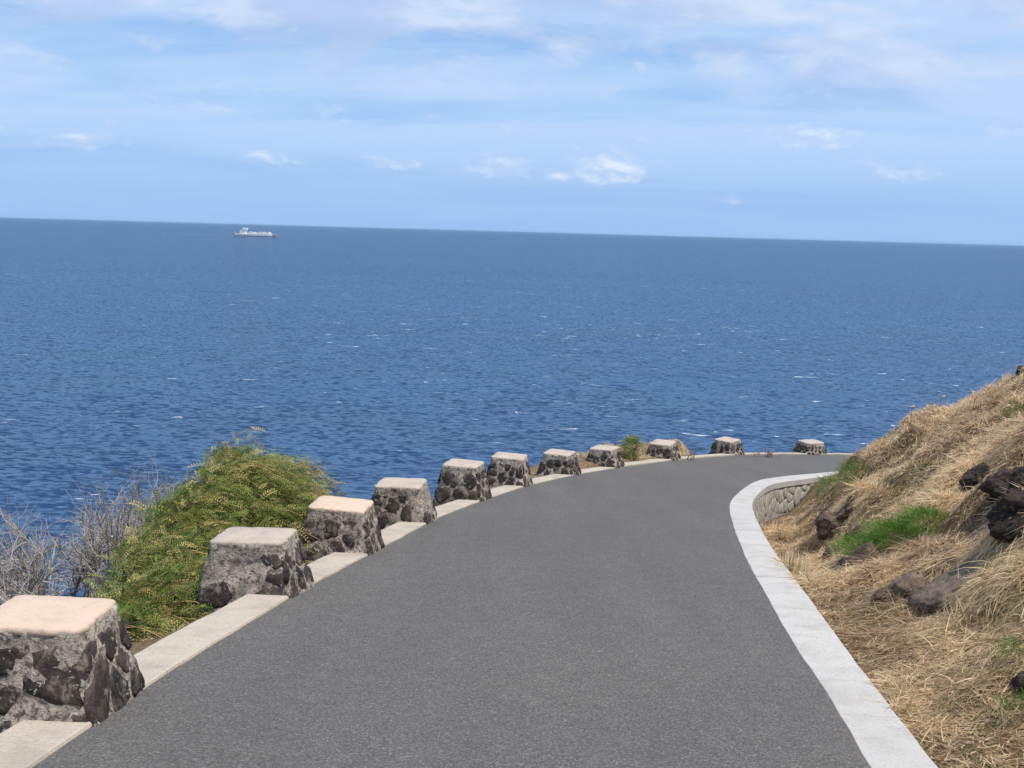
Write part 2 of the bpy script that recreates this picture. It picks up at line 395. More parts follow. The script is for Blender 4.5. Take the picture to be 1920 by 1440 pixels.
def offset(P, d):
    T = np.gradient(P, axis=0); T /= np.linalg.norm(T, axis=1)[:, None]
    return P + d*np.stack([-T[:, 1], T[:, 0]], 1), T
KW = 0.33
LO, LT = offset(L, KW)

# ------------------------------------------------------------------ land
def height(X, Y):
    """height above the road's plane"""
    dl, _ = signed(LO[::3], X, Y); dr, _ = signed(RO_[::3], X, Y); dr = -dr
    H = np.full(X.shape, -.07)
    # seaward side
    far = np.clip((Y-17.5)/3.0, 0, 1)*np.clip((X+1)/2.0, 0, 1)
    m_ = dl > 0
    n = fbm(X, Y, .55, 3)
    drop = -.10 - .24*dl - .75*np.maximum(dl-3.0, 0) + .16*n*np.clip(dl, 0, 1)
    mound = .02 + .26*np.exp(-((dl-.75)/.55)**2)*(0.75+.6*vnoise(X, Y, 1.1, 5)) - .75*np.maximum(dl-1.1, 0)
    mound = mound - np.clip((X-4.3)/.8, 0, 1)*(.30+.5*np.clip(dl, 0, 9))
    H = np.where(m_, drop*(1-far) + mound*far, H)
    # hill side
    k = dr > 0
    H = np.where((dr <= 0) & (dr > -.26) & (Y > 9.0) & (Y < 24), -.85, H)
    bend = np.clip((Y-9.6)/3.0, 0, 1)*np.clip((6.3-X)/1.3, 0, 1); bend = bend*bend*(3-2*bend)
    ex = np.maximum(dr - .62*bend, 0)
    rise = (.565+.22*bend)*np.where(ex < .8, .5*ex**2/.8, ex-.4)
    rise = np.where(rise > 9, 9+(rise-9)*.4, rise)
    q = np.clip((dr-.45)/1.1, 0, 1); sw = -.03 - .60*bend*(1-q*q*(3-2*q))
    lump = np.clip(dr/1.2, 0, 1)*(.34*fbm(X, Y, .42, 8) + .34*fbm(X, Y, 1.3, 14, 3) + .16*np.abs(vnoise(X, Y, 2.6, 6))) + np.clip(dr/.4, 0, 1)*.05*vnoise(X, Y, 3.1, 4)
    H = np.where(k, rise + sw + lump, H)
    return H, dl, dr
def zland(X, Y):
    X = np.asarray(X, float); Y = np.asarray(Y, float)
    H, dl, dr = height(X, Y)
    return np.maximum(zroad(Y) + H, -4.0), dl, dr
def hit(px, py, y0=3.0, y1=30.0):
    d = ray(px, py); t = np.linspace(y0, y1, 900); z, _, _ = zland(d[0]*t, t)
    b = np.nonzero(ZC + d[2]*t < z)[0]; i = b[0] if len(b) else -1
    return np.array([d[0]*t[i], t[i], z[i]])

def axis(lo, hi, flo, fhi, step):
    a = [flo]; s = step
    while a[-1] > lo: s *= 1.13; a.append(a[-1]-s)
    b = [fhi]; s = step
    while b[-1] < hi: s *= 1.13; b.append(b[-1]+s)
    return np.array(a[:0:-1] + list(np.arange(flo, fhi, step)) + b)
gx, gy = axis(-170, 120, -6, 12, .07), axis(-90, 190, 2, 27, .07)
GX, GY = np.meshgrid(gx, gy, indexing='ij'); GZ, _, _ = zland(GX, GY)
SOILP = [(1570, 990, .45), (1610, 1060, .4), (1790, 1095, .55), (1700, 1110, .35), (1890, 960, .45), (1700, 1185, .26)]
SOIL = [(hit(a, b), r_) for a, b, r_ in SOILP]
def soil(X, Y):
    m_ = np.zeros(np.shape(X))
    for p, r_ in SOIL: m_ = np.maximum(m_, 1.25-np.hypot(X-p[0], Y-p[1])/r_)
    return np.clip(m_ + .7*fbm(X, Y, 2.2, 17, 3), 0, 1)
land = mesh('hillside', np.stack([GX, GY, GZ], -1).reshape(-1, 3), grid_faces(len(gx), len(gy)), ground_mat, smooth_=True, cols=np.repeat(soil(GX, GY).reshape(-1, 1), 3, 1))
tag(land, kind='structure')

# the asphalt sheet: left edge to right edge
def sheet(name, A, B, dz, mat, n=36):
    N = 420
    def par(P):
        s = np.r_[0, np.cumsum(np.linalg.norm(np.diff(P, axis=0), axis=1))]; s /= s[-1]
        q = np.linspace(0, 1, N); return np.stack([np.interp(q, s, P[:, i]) for i in (0, 1)], 1)
    a, b = par(A), par(B); f = (.5-.5*np.cos(np.linspace(0, math.pi, n)))[None, :, None]
    P = a[:, None]*(1-f) + b[:, None]*f; x, y = P[..., 0], P[..., 1]
    z = zroad(y) + dz + .010*vnoise(x, y, .5, 2) * np.minimum(1, 4*f[..., 0]*(1-f[..., 0]))
    ed = np.clip(1-np.minimum(f, 1-f)[..., 0]/.055, 0, 1)*np.ones_like(x)
    return mesh(name, np.stack([x, y, z], -1).reshape(-1, 3), grid_faces(N, n), mat, smooth_=True, cols=np.repeat(ed.reshape(-1, 1), 3, 1))
Lov, _ = offset(L, .06); Rov, _ = offset(R, -.06)
tag(sheet('road', Lov, Rov, 0.0, asphalt), kind='structure')

# the sea
rr = np.r_[30, np.geomspace(80, 260000, 60)]; aa = np.linspace(0, 2*math.pi, 121)[:-1]
RR, AA = np.meshgrid(rr, aa, indexing='ij')
V = np.stack([RR*np.sin(AA), RR*np.cos(AA), 0*RR], -1).reshape(-1, 3)
tag(mesh('sea', V, grid_faces(len(rr), len(aa), True)[:, ::-1], sea_mat), kind='structure')

# ------------------------------------------------------------------ kerbs
def at_s(P, s):
    S_ = np.r_[0, np.cumsum(np.linalg.norm(np.diff(P, axis=0), axis=1))]
    return np.array([np.interp(s, S_, P[:, i]) for i in (0, 1)])
def s_of(P, pt):
    d, i = signed(P, np.array([pt[0]]), np.array([pt[1]])); S_ = np.r_[0, np.cumsum(np.linalg.norm(np.diff(P, axis=0), axis=1))]
    return float(np.interp(i[0], np.arange(len(S_)), S_))
def slab(name, inner, outer, top, depth, mat, parent=None, bev=.018, seed=0, origin=None, wob=.004, ends=True):
    """a poured strip between two plan curves with softened top edges; inner/outer are Nx2"""
    n = len(inner); prof = [(0, -depth), (0, top-bev), (bev*.3, top-bev*.3), (bev, top), (.5, top), (-bev, top), (-bev*.3, top-bev*.3), (1, top-bev), (1, -depth)]
    Vv = []
    for i in range(n):
        a, b = inner[i], outer[i]; w = np.linalg.norm(b-a); u = (b-a)/w
        for j, (q, h) in enumerate(prof):
            if j in (0, 1): f = 0
            elif j in (7, 8): f = w
            elif q == .5: f = w*.5
            else: f = q if q > 0 else w+q
            f += wob*mnoise.noise(Vector((a[0]*3+j*.1, a[1]*3, seed)))*2
            p = a+u*f
            Vv.append((p[0], p[1], zroad(p[1]) + h + wob*mnoise.noise(Vector((p[0]*2.2, p[1]*2.2, seed+5)))))
    k = len(prof); Fc = [tuple(x) for x in grid_faces(n, k)]
    if ends: Fc += [tuple(range(k))[::-1], tuple(range((n-1)*k, n*k))]
    Vv = np.array(Vv)
    if origin is not None: Vv = Vv - np.asarray(origin)
    return mesh(name, Vv, Fc, mat, parent)

# bollards: centre of the road-side foot (pixel), height, top across, top along
BOL = [((220, 1327), .47, .53, .46), ((566, 1109), .43, .56, .44), ((703, 1034), .46, .54, .44), ((806, 978), .46, .54, .44),
       ((908, 937), .52, .50, .44), ((990, 911), .49, .52, .44), ((1080, 890.5), .42, .51, .44), ((1163, 877), .41, .50, .46),
       ((1265, 863), .42, .50, .50), ((1380, 853.6), .41, .50, .52), ((1530, 853), .36, .50, .54)]
bs_ = [s_of(L, on_road(*b[0])[:2]) for b in BOL]
step_b = bs_[1]-bs_[0]
bs_all = [bs_[0]-2*2.5, bs_[0]-2.5] + bs_ + [bs_[-1]+2.4, bs_[-1]+4.8]
names_k = ['uphill beyond the first bollard of the row', 'running uphill from the first bollard in the row'] + \
          ['between the %s and %s bollards counted down the row' % (a, b) for a, b in zip(
           ['first', 'second', 'third', 'fourth', 'fifth', 'sixth', 'seventh', 'eighth', 'ninth', 'tenth'],
           ['second', 'third', 'fourth', 'fifth', 'sixth', 'seventh', 'eighth', 'ninth', 'tenth', 'eleventh'])] + \
          ['leading round the bend from the last bollard', 'at the far end of the bend']
for i in range(1, len(bs_all)-1):
    s0, s1 = bs_all[i]+.12, bs_all[i+1]-.12
    q = np.linspace(s0, s1, 22); ins = np.array([at_s(L, s) for s in q])
    outs = []
    for s in q:
        a, b = at_s(L, s-.05), at_s(L, s+.05); t_ = (b-a)/np.linalg.norm(b-a); outs.append(at_s(L, s)+KW*np.array([-t_[1], t_[0]]))
    mid = ins[11]; org = (mid[0], mid[1], zroad(mid[1]))
    o = slab('kerb', ins, np.array(outs), .022 if i < 9 else .04, .45, kerb_mat, seed=i, origin=org, wob=.006); o.location = org
    tag(o, 'cream concrete kerb strip ' + names_k[i], 'kerb', 'cream kerb strips joining the bollards')

# hill-side kerb: a low wall with pale coping blocks
sR0, sR1 = s_of(R, R[0]), s_of(R, R[-1])
kw = empty('kerb_wall', (2.2, 6.0, zroad(6.0))); ko = np.array(kw.location)
tag(kw, 'low curved wall with white concrete coping along the grassy hill', 'wall')
sA, sB = s_of(R, on_road(1632, 1440)[:2])-3.0, s_of(R, on_road(1590, 882.5)[:2])+4.5
def outer_of(p):
    d, i = signed(RO_, np.array([p[0]]), np.array([p[1]])); j = min(int(i[0]), len(RO_)-2); f = i[0]-j
    return RO_[j]*(1-f)+RO_[j+1]*f
jn = [s_of(R, on_road(1575+dx, 1340)[:2]) for dx in (0,)][0]
BL = .66; s = sA - ((sA-jn) % BL) - BL
while s < sB:
    q = np.linspace(s+.0005, s+BL-.0005, 9); a = np.array([at_s(R, v) for v in q]); b = np.array([outer_of(p) for p in a])
    slab('coping_block', a, b, .004+random.uniform(-.001, .001), .10, coping_mat, kw, bev=.005, seed=1, origin=ko, wob=.003)
    s += BL
q = np.linspace(sA-1, sB+.3, 160); a = np.array([at_s(R, v) for v in q]); b = np.array([outer_of(p) for p in a])
c_in, c_out = a*.9+b*.1, a*.04+b*.96
slab('wall_core', c_in, c_out, -.105, .95, wallstone_mat, kw, seed=3, origin=ko)

# ------------------------------------------------------------------ stones set into a face
def clip(poly, p, n):
    out = []
    for i in range(len(poly)):
        a, b = poly[i], poly[(i+1) % len(poly)]; da, db = np.dot(a-p, n), np.dot(b-p, n)
        if da <= 0: out.append(a)
        if da*db < 0: out.append(a+(b-a)*da/(da-db))
    return out
def cells(w, h, n, rs, relax=2):
    P = np.stack([rs.uniform(0, w, n), rs.uniform(0, h, n)], 1); box = [np.array(v, float) for v in ((0, 0), (w, 0), (w, h), (0, h))]
    for it in range(relax+1):
        out = []
        for i in range(n):
            c = box
            for j in range(n):
                if j != i and len(c) > 2: c = clip(c, (P[i]+P[j])/2, P[j]-P[i])
            out.append(c)
        if it < relax: P = np.array([np.mean(c, 0) if len(c) > 2 else P[i] for i, c in enumerate(out)])
    return [c for c in out if len(c) > 2]
def stone_mesh(poly, shrink, npts, surf, rs, proud, sink=.03):
    """poly in face metres -> a lump standing proud of surf(u,v,h)"""
    poly = np.array(poly); c = poly.mean(0); ang0 = rs.uniform(0, 6.28)
    pts = []
    for k in range(npts):
        th = ang0 + 2*math.pi*k/npts; d = np.array([math.cos(th), math.sin(th)]); r = 9
        for i in range(len(poly)):
            a, b = poly[i], poly[(i+1) % len(poly)]; e = b-a; den = d[0]*e[1]-d[1]*e[0]
            if abs(den) > 1e-9:
                t = ((a-c)[0]*e[1]-(a-c)[1]*e[0])/den; u = ((a-c)[0]*d[1]-(a-c)[1]*d[0])/den
                if t > 0 and -1e-6 <= u <= 1+1e-6: r = min(r, t)
        pts.append((d, r))
    rad = np.array([p[1] for p in pts]); rad = np.minimum(rad, rad.mean()*1.6)
    rad = .76*rad + .12*(np.roll(rad, 1)+np.roll(rad, -1)); rad = np.maximum(rad - shrink, .012)*rs.uniform(.78, 1.10, npts)
    tl = rs.uniform(-.35, .35, 2)
    Vv = []
    for f, h in ((1.04, -sink), (1.0, .35*proud), (.72, proud)):
        for k in range(npts):
            q = c + pts[k][0]*rad[k]*f*(1 if f > .9 else rs.uniform(.88, 1.1))
            hh = h if h < 0 else h*(1+np.dot(tl, q-c)/max(rad.mean(), .02)) + rs.uniform(-.18, .18)*proud
            Vv.append(surf(q[0], q[1], hh))
    Vv.append(surf(c[0], c[1], proud*rs.uniform(.9, 1.25)))
    Fc = [tuple(x) for x in grid_faces(3, npts, True)] + [(2*npts+(k+1) % npts, 2*npts+k, 3*npts) for k in range(npts)]
    return Vv, Fc

# exposed masonry of the hill-side wall round the bend
rs = np.random.default_rng(5)
sb0, sb1 = s_of(RO_, on_road(1437, 1010)[:2]), s_of(RO_, on_road(1588, 888)[:2])+.5
ln, hh_ = sb1-sb0, .50
def wsurf(u, v, h):
    s = sb0+u; a, b = at_s(RO_, s-.04), at_s(RO_, s+.04); t_ = (b-a)/np.linalg.norm(b-a); nn = np.array([t_[1], -t_[0]])
    p = at_s(RO_, s) + nn*(h-.018); return np.array([p[0], p[1], zroad(p[1]) - .60 + v]) - ko
for cpoly in cells(ln, hh_, 95, rs, 2):
    Vv, Fc = stone_mesh(cpoly, .005, 10, wsurf, rs, .010)
    mesh('stone', Vv, Fc, wallstone_mat, kw, True)

# ------------------------------------------------------------------ stone bollards
def make_bollard(i, pix, hgt, ta, tl):
    rs = np.random.default_rng(100+i)
    s = bs_[i]; a, b = at_s(L, s-.25), at_s(L, s+.25); t_ = (b-a)/np.linalg.norm(b-a); nl = np.array([-t_[1], t_[0]])
    ba, bl = ta+.20, tl+.17                       # base size at road level
    foot = at_s(L, s) + nl*(ba/2-.015)
    z0 = zroad(foot[1])
    e = empty('stone_bollard', (foot[0], foot[1], z0)); e.rotation_euler = (rs.normal()*.018, rs.normal()*.018, math.atan2(t_[1], t_[0])-math.pi/2+rs.normal()*.04)
    # local: x = away from sea side (towards road +x), y = along the row
    low = .75
    def half(z):
        f = np.clip(1-z/hgt, 0, 3); g = f**1.25 if f < 1 else f
        return ta/2 + (ba-ta)/2*g, tl/2 + (bl-tl)/2*g
    sd = i*11.3
    def body(u, v, h=0):                          # u angle fraction 0..1 round the rounded square, v height
        hx, hy = half(v); th = 2*math.pi*u; c, s_ = math.cos(th), math.sin(th); pw = 9.0
        r = 1/((abs(c)**pw + abs(s_)**pw)**(1/pw)); return np.array([c*r*hx, s_*r*hy, v])
    nu, levels = 96, [-low, -.4, -.2] + list(np.linspace(-.1, hgt-.014, 22))
    Vv = []
    for v in levels:
        for k in range(nu):
            p = body(k/nu, v); q = Vector((p[0]*9+sd, p[1]*9, p[2]*9)); d = .016*mnoise.noise(q*.5) + .011*mnoise.noise(q) + .008*mnoise.noise(q*3.1) + .004*mnoise.noise(q*7)
            n = np.array([p[0], p[1], 0]); n = n/np.linalg.norm(n); Vv.append(p+n*d)
    Fc = [tuple(x) for x in grid_faces(len(levels), nu, True)]
    Vv.append(np.array([0, 0, hgt-.014])); N = len(Vv)-1; top = (len(levels)-1)*nu
    Fc += [(top+k, top+(k+1) % nu, N) for k in range(nu)]
    mesh('body', Vv, [f[::-1] if len(f) == 4 else f for f in Fc], mortar_mat, e, True)
    # cap
    nu = 112; Vv = []; wear = [.3+rs.random()*.7 for _ in range(4)]
    for f, z in ((.985, hgt-.034), (.998, hgt-.026), (.996, hgt-.016), (.982, hgt-.007), (.95, hgt-.001), (.6, hgt+.003)):
        for k in range(nu):
            th = 2*math.pi*k/nu; c, s_ = math.cos(th), math.sin(th); pw = 10.0
            r = 1/((abs(c)**pw+abs(s_)**pw)**(1/pw)); hx, hy = half(hgt-.02)
            d = .011*mnoise.noise(Vector((c*r*5+sd, s_*r*5, z*8)))+.006*mnoise.noise(Vector((c*r*14+sd, s_*r*14, z*30)))
            Vv.append((c*r*hx*f+d*c, s_*r*hy*f+d*s_, z + .003*mnoise.noise(Vector((c*r*3, s_*r*3+sd, 2)))))
    Vv.append((0, 0, hgt+.004)); N = len(Vv)-1
    Fc = [tuple(x)[::-1] for x in grid_faces(6, nu, True)] + [(5*nu+k, 5*nu+(k+1) % nu, N) for k in range(nu)]
    mesh('cap', Vv, Fc, cap_mat if i in (0, 2) else cap_grey, e, True)
    # lava stones on the four sides
    near = i < 4
    for face in range(4):
        ax = face % 2                                     # 0: faces +-x (road / sea), 1: faces +-y
        sg = 1 if face < 2 else -1
        lo = -.22 if face != 0 else -.02
        hgt_f = hgt-.075-lo
        wmid = (bl if ax == 0 else ba)*.97
        def surf(u, v, h, ax=ax, sg=sg, wmid=wmid, lo=lo):
            z = lo+v; hx, hy = half(z); f = (u/wmid-.5)*2
            if ax == 0:
                slope = (half(z-.05)[0]-hx)/.05; n = np.array([1, 0, slope]); n /= np.linalg.norm(n); p = np.array([hx, f*hy*.98, z])+n*h
                return p*np.array([sg, 1, 1])
            slope = (half(z-.05)[1]-hy)/.05; n = np.array([0, 1, slope]); n /= np.linalg.norm(n); p = np.array([f*hx*.98, hy, z])+n*h
            return p*np.array([1, sg, 1])
        n = (7 if ax == 0 else 9) if near else (10 if ax == 0 else 12)
        for cp in cells(wmid, hgt_f, n, rs, 1):
            ar = abs(sum(cp[k][0]*cp[(k+1) % len(cp)][1]-cp[(k+1) % len(cp)][0]*cp[k][1] for k in range(len(cp))))/2
            if ar < .002 or (near and rs.random() < .10): continue
            Vv, Fc = stone_mesh(cp, rs.uniform(.006, .022) if near else rs.uniform(.008, .016), 17 if near else 11, surf, rs, rs.uniform(.003, .009) if near else rs.uniform(.005, .013))
            if (ax == 0) == (sg < 0): Fc = [f[::-1] for f in Fc]
            mesh('stone', Vv, Fc, stone_mat, e, True)
    return e
blab = ['squat lava rock bollard with clean peach cap, first at the uphill end of the row',
        'lava rock bollard with speckled cream cap, second in the row, green shrub behind it',
        'lichen-spotted lava rock bollard with peach cap, third down the row',
        'lava rock bollard with rough grey-cream cap, fourth down the row',
        'tallest slim lava rock bollard, fifth down the row, open sea behind',
        'lava rock bollard with bold pale mortar joints, sixth down the row',
        'lava rock bollard of small stones, seventh down the row',
        'lava rock bollard beside a brown tuft and small green bush, eighth down the row',
        'lava rock bollard between small green bush and dry mound, ninth in the row',
        'lava rock bollard with pale road-side corner, tenth in the row where the road bends',
        'lowest lava rock bollard, last in the row at the far side of bend']
for i, b in enumerate(BOL):
    tag(make_bollard(i, *b), blab[i], 'bollard', 'lava rock bollards along the seaward road edge')

# ------------------------------------------------------------------ rocks
def rock(px, py, size, mat, label, seed, sink=.35, rot=0, rough=.32, pt=None, name='rock'):
    p = hit(px, py) if pt is None else np.array(pt)
    import bmesh
    bm = bmesh.new(); bmesh.ops.create_icosphere(bm, subdivisions=5 if max(size) > .25 else 4, radius=1.0)
    o_ = Vector((seed*3.1, seed*1.7, seed*.9)); cells_ = [Vector(np.random.default_rng(seed*50+k).normal(size=3)).normalized() for k in range(16)]
    for v in bm.verts:
        n = v.co.normalized(); h = 1.0
        for k, c in enumerate(cells_):                  # planar facets cut a hard, blocky body
            d = n.dot(c); lim = .62+.30*((k*37 % 11)/11)
            if d > 1e-3: h = min(h, lim/d)
        h += rough*(.5*mnoise.noise(n*1.6+o_) + .34*abs(mnoise.noise(n*4.1+o_)) + .16*mnoise.noise(n*9+o_) + .09*mnoise.noise(n*22+o_)) - .1*rough
        v.co = Vector((n.x*h*size[0], n.y*h*size[1], n.z*h*size[2]))
    me = bpy.data.meshes.new(name); bm.to_mesh(me); bm.free(); me.materials.append(mat)
    me.polygons.foreach_set('use_smooth', np.ones(len(me.polygons), bool))
    o = bpy.data.objects.new(name, me); COL.objects.link(o)
    e_ = .7; zz = lambda a, b: float(zland(np.array([a]), np.array([b]))[0][0])
    nrm = Vector(((zz(p[0]-e_, p[1])-zz(p[0]+e_, p[1]))/(2*e_), (zz(p[0], p[1]-e_)-zz(p[0], p[1]+e_))/(2*e_), 1)).normalized()
    o.location = Vector(p) + nrm*size[2]*(1-2*sink)*.5
    o.rotation_euler = (nrm.to_track_quat('Z', 'Y').to_matrix() @ Matrix.Rotation(rot, 3, 'Z')).to_euler()
    tag(o, label, 'rock', {'craggy': 'brown rubble stones above the wall', 'grey-brown': 'flat stones round the slab'}.get(label.split()[0], 'rocks bedded in the grassy hill')); return o, p
ROCKS = []
def R_(*a, **k):
    o, p = rock(*a, **k); ROCKS.append((p, max(a[2][0], a[2][1])))
R_(1565, 990, (.36, .30, .24), rock_brown, 'rounded brown rock outcrop above the hollow of the curved wall', 3, rot=.4, sink=.5, rough=.42)
R_(1600, 1060, (.34, .22, .16), rock_brown, 'low brown rock half buried below the bright green shrub', 5, rot=1.2, sink=.6, rough=.42)
RL = ['craggy brown stone at the wall side of the rounded outcrop', 'craggy brown stone on the uphill side of the rounded outcrop', 'craggy brown stone wedged against the bright green shrub',
      'craggy brown stone in the straw between curved wall and outcrop', 'craggy brown stone lowest in the rubble near the coping',
      'grey-brown flat stone between the green shrub and the slab', 'grey-brown flat stone on the uphill edge of the slab', 'grey-brown flat stone half hidden in straw beyond the slab', 'grey-brown flat stone under the downhill edge of the slab']
for k_, (a_, b_, z_) in enumerate([(1545, 968, .17), (1590, 960, .20), (1610, 1005, .16), (1560, 1045, .15), (1655, 1120, .11)]):
    R_(a_, b_, (z_, z_*.8, z_*.6), rock_brown if k_ < 6 else rock_slab, RL[k_], 30+k_, rot=k_*.9, sink=.55, rough=.6)
R_(1605, 876, (.16, .14, .14), rock_dark, 'small dark rock standing at the end of the white coping', 4, sink=.2)
R_(1908, 912, (.34, .30, .24), rock_dark, 'black jagged lava outcrop high in the dry grass', 7, rot=.7, sink=.62, rough=.5)
R_(1915, 975, (.28, .26, .24), rock_dark, 'black lava block under the jagged outcrop', 9, rot=2.0, sink=.6, rough=.5)
R_(1840, 900, (.26, .20, .15), rock_dark, 'dark lava ledge showing through grass beside the jagged outcrop', 12, rot=.2, sink=.5, rough=.42)
R_(1800, 1090, (.50, .38, .11), rock_slab, 'wide flat grey-brown slab bare of grass', 15, sink=.62, rot=.5, rough=.35)
R_(1700, 1105, (.20, .16, .09), rock_slab, 'narrow broken end of the flat grey-brown slab', 16, sink=.5, rot=.2, rough=.5)
R_(1919, 1290, (.07, .07, .06), rock_dark, 'small black stone by green sprouts in the straw', 17)
R_(1916, 700, (.10, .10, .10), rock_dark, 'dark rock tip breaking the skyline of the hill', 19)

# ------------------------------------------------------------------ plants
def tubes(segs, sides=4):
    """segs: array n x 8 (p0, p1, r0, r1)"""
    A = np.asarray(segs, float); p0, p1, r0, r1 = A[:, :3], A[:, 3:6], A[:, 6], A[:, 7]
    d = p1-p0; d /= np.linalg.norm(d, axis=1)[:, None]+1e-9
    ref = np.where(np.abs(d[:, 2:3]) < .9, np.array([[0, 0, 1.]]), np.array([[1., 0, 0]])); u = np.cross(d, ref); u /= np.linalg.norm(u, axis=1)[:, None]; w = np.cross(d, u)
    n = len(A); V = np.empty((n, 2, sides, 3))
    for k in range(sides):
        th = 2*math.pi*k/sides; o = u*math.cos(th)+w*math.sin(th)
        V[:, 0, k] = p0+o*r0[:, None]; V[:, 1, k] = p1+o*r1[:, None]
    base = np.arange(n)[:, None, None]*2*sides; k = np.arange(sides); k2 = (k+1) % sides
    Fq = np.stack([k, k2, k2+sides, k+sides], -1)[None] + base
    return V.reshape(-1, 3), Fq.reshape(-1, 4)

def fronds(P, D, Lf, cols, pairs=7, leaf=(.030, .010)):
    """pinnate leaves: P roots, D directions, Lf lengths; returns V, F, C"""
    n = len(P); D = D/np.linalg.norm(D, axis=1)[:, None]
    r = rng.normal(size=(n, 3)); side = np.cross(D, np.array([0, 0, 1.])+.5*r); side /= np.linalg.norm(side, axis=1)[:, None]+1e-9
    nor = np.cross(side, D)
    Vs, Cs = [], []
    bend = -.30*Lf
    for k in range(pairs):
        f = (k+1)/pairs
        c = P + D*(Lf*f)[:, None]; c[:, 2] += bend*f*f
        sc = (leaf[0]*(1.1-.45*abs(f-.5)))*(Lf/.15)
        for sg in (-1, 1):
            d = D*.55 + side*sg*.85 + nor*.18*rng.normal(size=(n, 1)); d /= np.linalg.norm(d, axis=1)[:, None]
            wv = np.cross(d, nor); wv /= np.linalg.norm(wv, axis=1)[:, None]+1e-9
            w = leaf[1]*(Lf/.15)
            q = np.stack([c, c+d*(sc*.5)[:, None]+wv*w[:, None]*.5, c+d*sc[:, None], c+d*(sc*.5)[:, None]-wv*w[:, None]*.5], 1)
            Vs.append(q); Cs.append(np.repeat((cols*rng.uniform(.8, 1.2, (n, 1)))[:, None], 4, 1))
    Vv = np.concatenate(Vs).reshape(-1, 3); Cc = np.concatenate(Cs).reshape(-1, 3)
    Fq = np.arange(len(Vv)).reshape(-1, 4)
    return Vv, Fq, Cc

